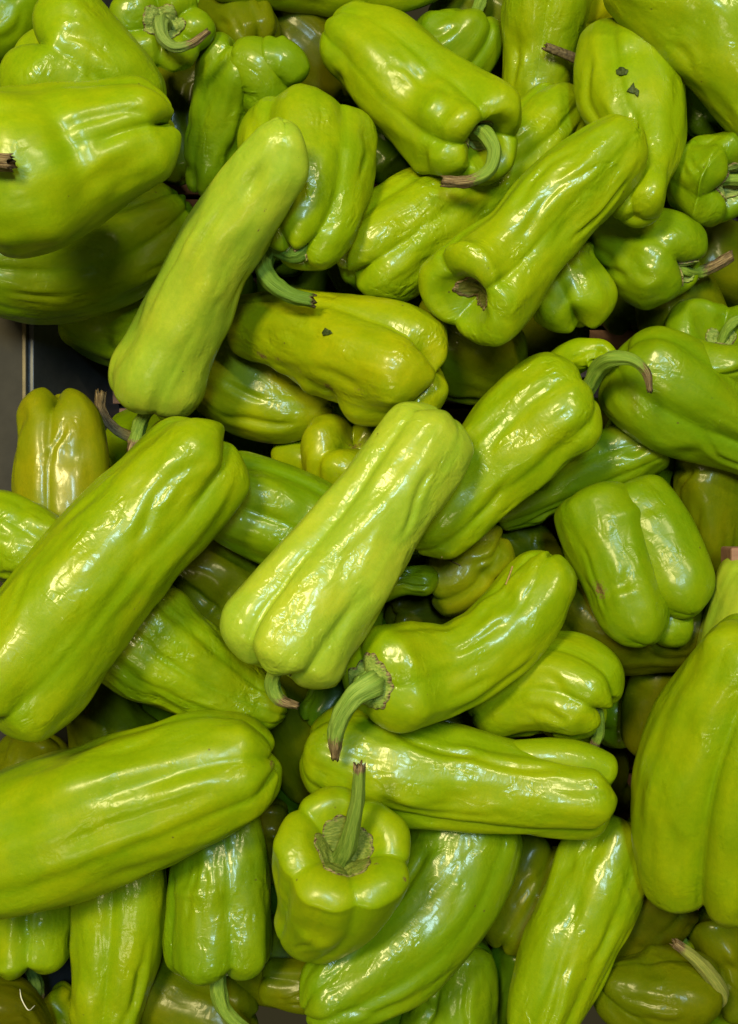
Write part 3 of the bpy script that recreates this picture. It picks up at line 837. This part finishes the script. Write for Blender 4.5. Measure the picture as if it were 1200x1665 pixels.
def build(sp):
    w = sp['world'].copy()
    w[:, 2] -= ZREF
    kk = (DIST - w[:, 2]) / DIST
    nodes = np.stack([(w[:, 0] - CX) * kk, (w[:, 1] + CY) * kk, w[:, 2], w[:, 3] * kk], 1)
    kmean = float(kk.mean())
    fl = Flesh(sp, nodes, kmean)
    q_ = sp.get('q', 1)
    na, nb, nt = (26, 84, 112) if q_ == 1 else ((18, 54, 72) if q_ == 2 else (10, 30, 40))
    pos, q, v, F, X, s, rho, th = fl.grid(na, nb, nt)
    scar = np.zeros_like(v)
    for (bv, bt, am, sv, st) in sp.get('scars', []):
        dt = (np.degrees(th) - bt + 180) % 360 - 180
        scar = np.maximum(scar, am * np.exp(-((v - bv) / sv) ** 2 - (dt / st) ** 2))
    if sp.get('collar'):
        scar = np.maximum(scar, sp['collar'] * np.exp(-(rho / .25) ** 2) * (v < .3))
    wr = np.full_like(v, sp.get('wr', 1.0 if q_ == 1 else .5))
    attrs = dict(pc=q / 100, scar=scar, wrinkle=wr, lobe=X)
    me = mesh_grid('pepper_flesh', pos, attrs=attrs)
    skin = SHADED_SKIN if (q_ > 1 or sp['tint'] in (OLIVE_SHADED, BROWN_SHADED)) else (SATIN if sp.get('satin') else SKIN)
    has = ('stem' in sp) or ('cal' in sp)
    if not has:
        o = put('green_pepper', me, skin, color=sp['tint'])
        root = o
    else:
        pole = pos[0].mean(0)
        root = bpy.data.objects.new('green_pepper', None)
        COL.objects.link(root)
        base = nodes[len(nodes) // 2]
        root.location = (base[0] * S, base[1] * S, (base[2] - base[3]) * S)
        root.empty_display_size = .01
        bpy_parent = root

        def child(name, m_, mat, col=None):
            o_ = put(name, m_, mat, bpy_parent, col)
            o_.location = [-c for c in root.location]
            return o_
        child('flesh', me, skin, sp['tint'])
        scol = sp.get('scol', (.17, .27, .03))
        cal = sp.get('cal', .3)
        if cal:
            nc, nr_ = 84, 16
            th1 = np.linspace(0, 2 * np.pi, nc, endpoint=False)
            rs = random.Random(sp['seed'])
            npt = rs.choice([7, 8, 9])
            ph = rs.uniform(0, 6)
            cv = sp.get('calv', .6)
            edge = cal * (1 + cv * (.10 * np.abs(np.cos(npt * th1 + ph)) + .08 * np.sin(2 * th1 + ph) + .07 * np.sin(5 * th1 + 2 * ph)
                                    + .06 * vnoise(np.stack([np.cos(th1) * 4, np.sin(th1) * 4, th1 * 0], -1), sp['seed'])))
            rr = np.linspace(.02, 1, nr_)[:, None] * edge[None]
            TH = np.broadcast_to(th1, rr.shape)
            sg = fl.cap(rr, TH, 'a')
            cp = fl.at(sg, rr, TH, True)[0]
            frac = np.broadcast_to(np.linspace(.02, 1, nr_)[:, None], rr.shape)
            off = (3.4 * (1 - frac ** 8) + 1.4 + 2.4 * np.exp(-((frac - .62) / .08) ** 2) - 2.2 * np.exp(-((frac - .5) / .06) ** 2) + 1.6 * np.exp(-((frac - .93) / .07) ** 2) + 1.6 * vnoise(cp / 9.0, sp['seed']) * frac) * kmean
            rise = sp.get('rise', 6) * kmean * np.exp(-(frac / .38) ** 2)
            d0 = -fl.T[0]
            top = cp + d0 * (off + rise)[..., None]
            skirt = cp[-1:] - d0 * 4 * kmean
            V = np.concatenate([top, skirt])
            dry = np.concatenate([frac ** 3 * .6, frac[-1:] * 0 + .7]) * sp.get('caldry', 1.0)
            qq = np.concatenate([cp, skirt]) / 30
            m2 = mesh_grid('calyx', V, True, False, attrs=dict(pc=qq, dry=dry))
            child('calyx', m2, STEM, sp.get('ccol', (.20, .27, .06)))
        if sp.get('stem'):
            pts = []
            zp = pole[2]
            st = sp['stem']
            r0 = st[0][2]
            k0 = (DIST - zp) / DIST
            d0 = -fl.T[0]
            pts.append((*(pole - d0 * 4 * kmean), r0 * 1.5 * k0))
            pts.append((*(pole + d0 * r0 * .55 * k0), r0 * 1.12 * k0))
            for (x, y, r, dz) in st:
                X_, Y_, Z_ = to_world(x, y, zp + dz)
                pts.append((X_, Y_, Z_, r * (DIST - Z_) / DIST))
            V, q2, dv = tube(pts, seed=sp['seed'], dry=sp.get('dry', .75), nc=24)
            m3 = mesh_grid('stem', V, True, True, attrs=dict(pc=q2, dry=dv))
            child('stem', m3, STEM, scol)
    for j, ex in enumerate(sp.get('more', [])):
        mid = w[:, 2].mean()
        en = []
        for (x, y, r_, dz) in ex['n']:
            z = w[np.argmin(np.hypot(w[:, 0] - x, w[:, 1] + y)), 2] + dz
            X_, Y_, Z_ = to_world(x, y, z)
            en.append((X_, Y_, Z_, r_ * (DIST - z) / DIST))
        e2 = dict(ex, seed=sp['seed'] + 50 + j)
        e2.setdefault('f', [(200, 200, .05, .03, .05), (20, 20, .05, .03, .05)])
        e2.setdefault('da', 4)
        e2.setdefault('amp', .35)
        e2.setdefault('nfold', 0)
        f2 = Flesh(e2, np.array(en), kmean)
        ps, q, v, F, X, s_, rho, th = f2.grid(16, 40, 56)
        m4 = mesh_grid('lobe', ps, attrs=dict(pc=q / 100 + 3, scar=v * 0, wrinkle=v * 0 + sp.get('wr', 1.0), lobe=X))
        if has:
            child('lobe', m4, skin, sp['tint'])
        else:
            put('lobe', m4, skin, root, sp['tint'])
    root['label'] = sp['label']
    root['category'] = 'pepper'
    root['group'] = sp.get('group', GROUP)
    return root


SHADED = {43: 'green pepper in shadow at the top edge behind the short stemmed one',
          47: 'shadowed pepper left of the thick green curled stem',
          84: 'dark pepper tucked between the ribbed pepper and the long wrinkled one',
          12: 'deep green pepper in the gap just above the yellow scarred one',
          51: 'dark pepper in the gap between the long pale one and the scarred one',
          14: 'dark pepper in the gap under the heart shaped one on the right',
          58: 'dark pepper in the gap left of the top of the two lobed pepper',
          63: 'dark pepper just right of the square shouldered lobed one',
          28: 'dark pepper between the long horizontal one and the largest right one',
          66: 'dark pepper in the gap left of the upright stemmed front one',
          82: 'dark pepper in the gap right of the square hanging one',
          60: 'sliver of dark pepper below the wrinkled shiny one at the left',
          57: 'sliver of dark pepper left of the lobed yellow olive one'}
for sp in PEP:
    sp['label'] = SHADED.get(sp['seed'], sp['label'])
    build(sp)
# ------------------------------------------------------------------ the bin
def solid(name, mat, parent, x0, x1, y0, y1, z0, z1, bev=1.5, taper=None):
    """bevelled board given in metres/S units"""
    import bmesh
    bm = bmesh.new()
    bmesh.ops.create_cube(bm, size=1.0)
    for v in bm.verts:
        v.co.x = (x0 + x1) / 2 + v.co.x * (x1 - x0)
        v.co.y = (y0 + y1) / 2 + v.co.y * (y1 - y0)
        v.co.z = (z0 + z1) / 2 + v.co.z * (z1 - z0)
        if taper:
            taper(v.co)
        v.co *= S
    bmesh.ops.bevel(bm, geom=bm.edges[:], offset=bev * S, segments=2, affect='EDGES', profile=.5)
    me = bpy.data.meshes.new(name)
    bm.to_mesh(me)
    bm.free()
    for p in me.polygons:
        p.use_smooth = False
    return put(name, me, mat, parent)


WOOD = plain_material('pink_board', (.26, .145, .105), (.20, .105, .075), 60, .6, 0, (1, 5, 5))
GREY = plain_material('grey_sheet_metal', (.075, .078, .088), (.05, .053, .06), 40, .42, .55)
TAN = plain_material('brown_sheet_metal', (.030, .027, .024), (.020, .018, .016), 40, .65, 0)
STEEL = plain_material('worn_metal_edge', (.11, .09, .055), (.07, .055, .035), 90, .4, .2)

bin_ = bpy.data.objects.new('produce_bin', None)
COL.objects.link(bin_)
bin_['label'] = 'produce bin with grey metal wall and pinkish slatted floor'
bin_['category'] = 'bin'
yy = -1000
i = 0
while yy < 1000:
    solid('floor_slat', WOOD, bin_, -760, 1150, yy, yy + 46, FLOOR - 14, FLOOR, 2)
    yy += 56
wx = lambda px, z: (px - CX) * (DIST - z) / DIST
ZW = ZWALL
solid('side_panel', TAN, bin_, wx(-200, ZW), wx(38, ZW), -1250, 1250, ZW - 40, ZW, 2)
solid('edge_strip', STEEL, bin_, wx(38, ZW), wx(45, ZW), -1250, 1250, ZW - 40, ZW + 10, 1.5)
sx = wx(46, ZW)
def lean(c):
    c.x += (ZW - c.z) * .42
solid('wall_panel', GREY, bin_, sx - 8, sx + 6, -1250, 1250, FLOOR, ZW - 6, 1.5, lean)
solid('wall_rib', GREY, bin_, sx + 8, sx + 20, 60, 230, FLOOR, ZW - 90, 2, lean)
base_under = solid('base_board', plain_material('dark_base', (.04, .03, .025), (.03, .022, .02), 30, .8), bin_, -900, 1050, -1050, 1050, FLOOR - 60, FLOOR - 30, 2)
zb = -110
bd = solid('end_board', WOOD, bin_, wx(1189, zb), wx(1262, zb), -(992 - CY) * (DIST - zb) / DIST, -(890 - CY) * (DIST - zb) / DIST, zb - 60, zb, 4)

# ------------------------------------------------------------------ scraps of leaf and straw lying on the skins
bpy.context.view_layer.update()
DG = bpy.context.evaluated_depsgraph_get()
from mathutils import Vector
LEAF = plain_material('dried_leaf', (.055, .075, .015), (.02, .035, .008), 900, .6)
STRAW = plain_material('dry_straw', (.38, .27, .10), (.22, .14, .05), 900, .6)
THREAD = plain_material('pale_fibre', (.75, .74, .66), (.6, .58, .5), 900, .5)


def on_skin(px, py):
    org = Vector((0, 0, DIST * S))
    tgt = Vector(((px - CX) * S, (CY - py) * S, 0))
    hit, loc, nrm, *_ = scene.ray_cast(DG, org, (tgt - org).normalized())
    return (np.array(loc) / S, np.array(nrm)) if hit else (np.array(tgt) / S, np.array([0, 0, 1.0]))


def scrap(name, label, cat, mat, cx, cy, pts, lift=1.6, curl=3.0, seed=1):
    """a leaf scrap: outline given round its centre, laid on whatever lies below, thin and curled"""
    rs = np.random.RandomState(seed)
    ring = []
    n = len(pts) * 3
    pp = np.array(pts + pts[:1], float)
    t = np.linspace(0, len(pts), n, endpoint=False)
    for tt in t:
        i = int(tt)
        f = tt - i
        ring.append(pp[i] * (1 - f) + pp[i + 1] * f)
    ring = np.array(ring) + rs.uniform(-.5, .5, (n, 2))
    rows = []
    for fr in (.03, .5, 1.0):
        row = []
        for q in ring:
            l, nn = on_skin(cx + q[0] * fr, cy + q[1] * fr)
            row.append(l + nn * (lift + curl * fr * fr * (.5 + .5 * math.sin(q[0] * .5 + seed))))
        rows.append(row)
    up = np.array(rows)
    dn = up[::-1] - np.array([0, 0, .9])
    o = put(name, mesh_grid(name, np.concatenate([up, dn])), mat)
    o['label'] = label
    o['category'] = cat
    return o


def strand(name, label, cat, mat, pts, seed=1):
    path = []
    for (x, y, r, h) in pts:
        l, nn = on_skin(x, y)
        path.append((*(l + np.array([0, 0, h + r])), r))
    V, q, dv = tube(path, nc=8, ridges=3, seed=seed)
    o = put(name, mesh_grid(name, V), mat)
    o['label'] = label
    o['category'] = cat
    return o


scrap('leaf_scrap', 'upper of two leaf scraps on the tall upright pepper at the upper right', 'leaf', LEAF, 1012, 118, [(-11, -2), (-4, -7), (4, -7), (10, -2), (8, 4), (-2, 6), (-9, 4)], seed=2)
scrap('leaf_scrap', 'torn curled lower leaf scrap on the tall upright pepper at the upper right', 'leaf', LEAF, 1030, 147, [(-10, 2), (-5, -4), (0, -12), (3, -3), (10, 2), (8, 12), (3, 6), (-3, 5)], seed=5)
scrap('leaf_scrap', 'tiny square leaf scrap on the yellow scarred pepper in the middle', 'leaf', LEAF, 533, 541, [(-9, 0), (-2, -6), (5, -3), (10, 2), (2, 4), (-7, 5)], seed=3)
strand('straw', 'short brown straw bit on the upper bend of the curved stemmed pepper', 'straw', STRAW, [(833, 921, 1.6, 1), (828, 935, 1.6, 1.5), (822, 950, 1.3, 1)])
strand('straw', 'thin pale straw across the lobed yellow olive pepper in the right middle', 'straw', STRAW, [(718, 906, 1.3, 1), (733, 912, 1.4, 1.5), (748, 919, 1.1, 1)], seed=4)
strand('fibre', 'white curled fibre by the dark stem at the lower left', 'fibre', THREAD, [(34, 1606, .9, 6), (40, 1622, 1.0, 12), (50, 1636, 1.0, 14), (60, 1630, .8, 12)], seed=4)
TWIG = plain_material('dry_brown_stem', (.16, .12, .06), (.05, .035, .02), 700, .6)
a_, _n = on_skin(930, 93)
b_, _n = on_skin(905, 82)
c_, _n = on_skin(888, 76)
top_ = max(a_[2], b_[2], c_[2]) + 14
pts_ = [(*to_world(950, 102, top_ - 26), 10), (*to_world(930, 93, top_ - 4), 8.5), (*to_world(908, 84, top_ + 4), 7.5), (*to_world(889, 77, top_ + 8), 7.5)]
V, q_s, dv_s = tube(pts_, nc=16, ridges=5, seed=9)
tw = put('broken_stem', mesh_grid('broken_stem', V), TWIG)
tw['label'] = 'dark broken stem poking out left of the tall upright pepper at the upper right'
tw['category'] = 'stem'
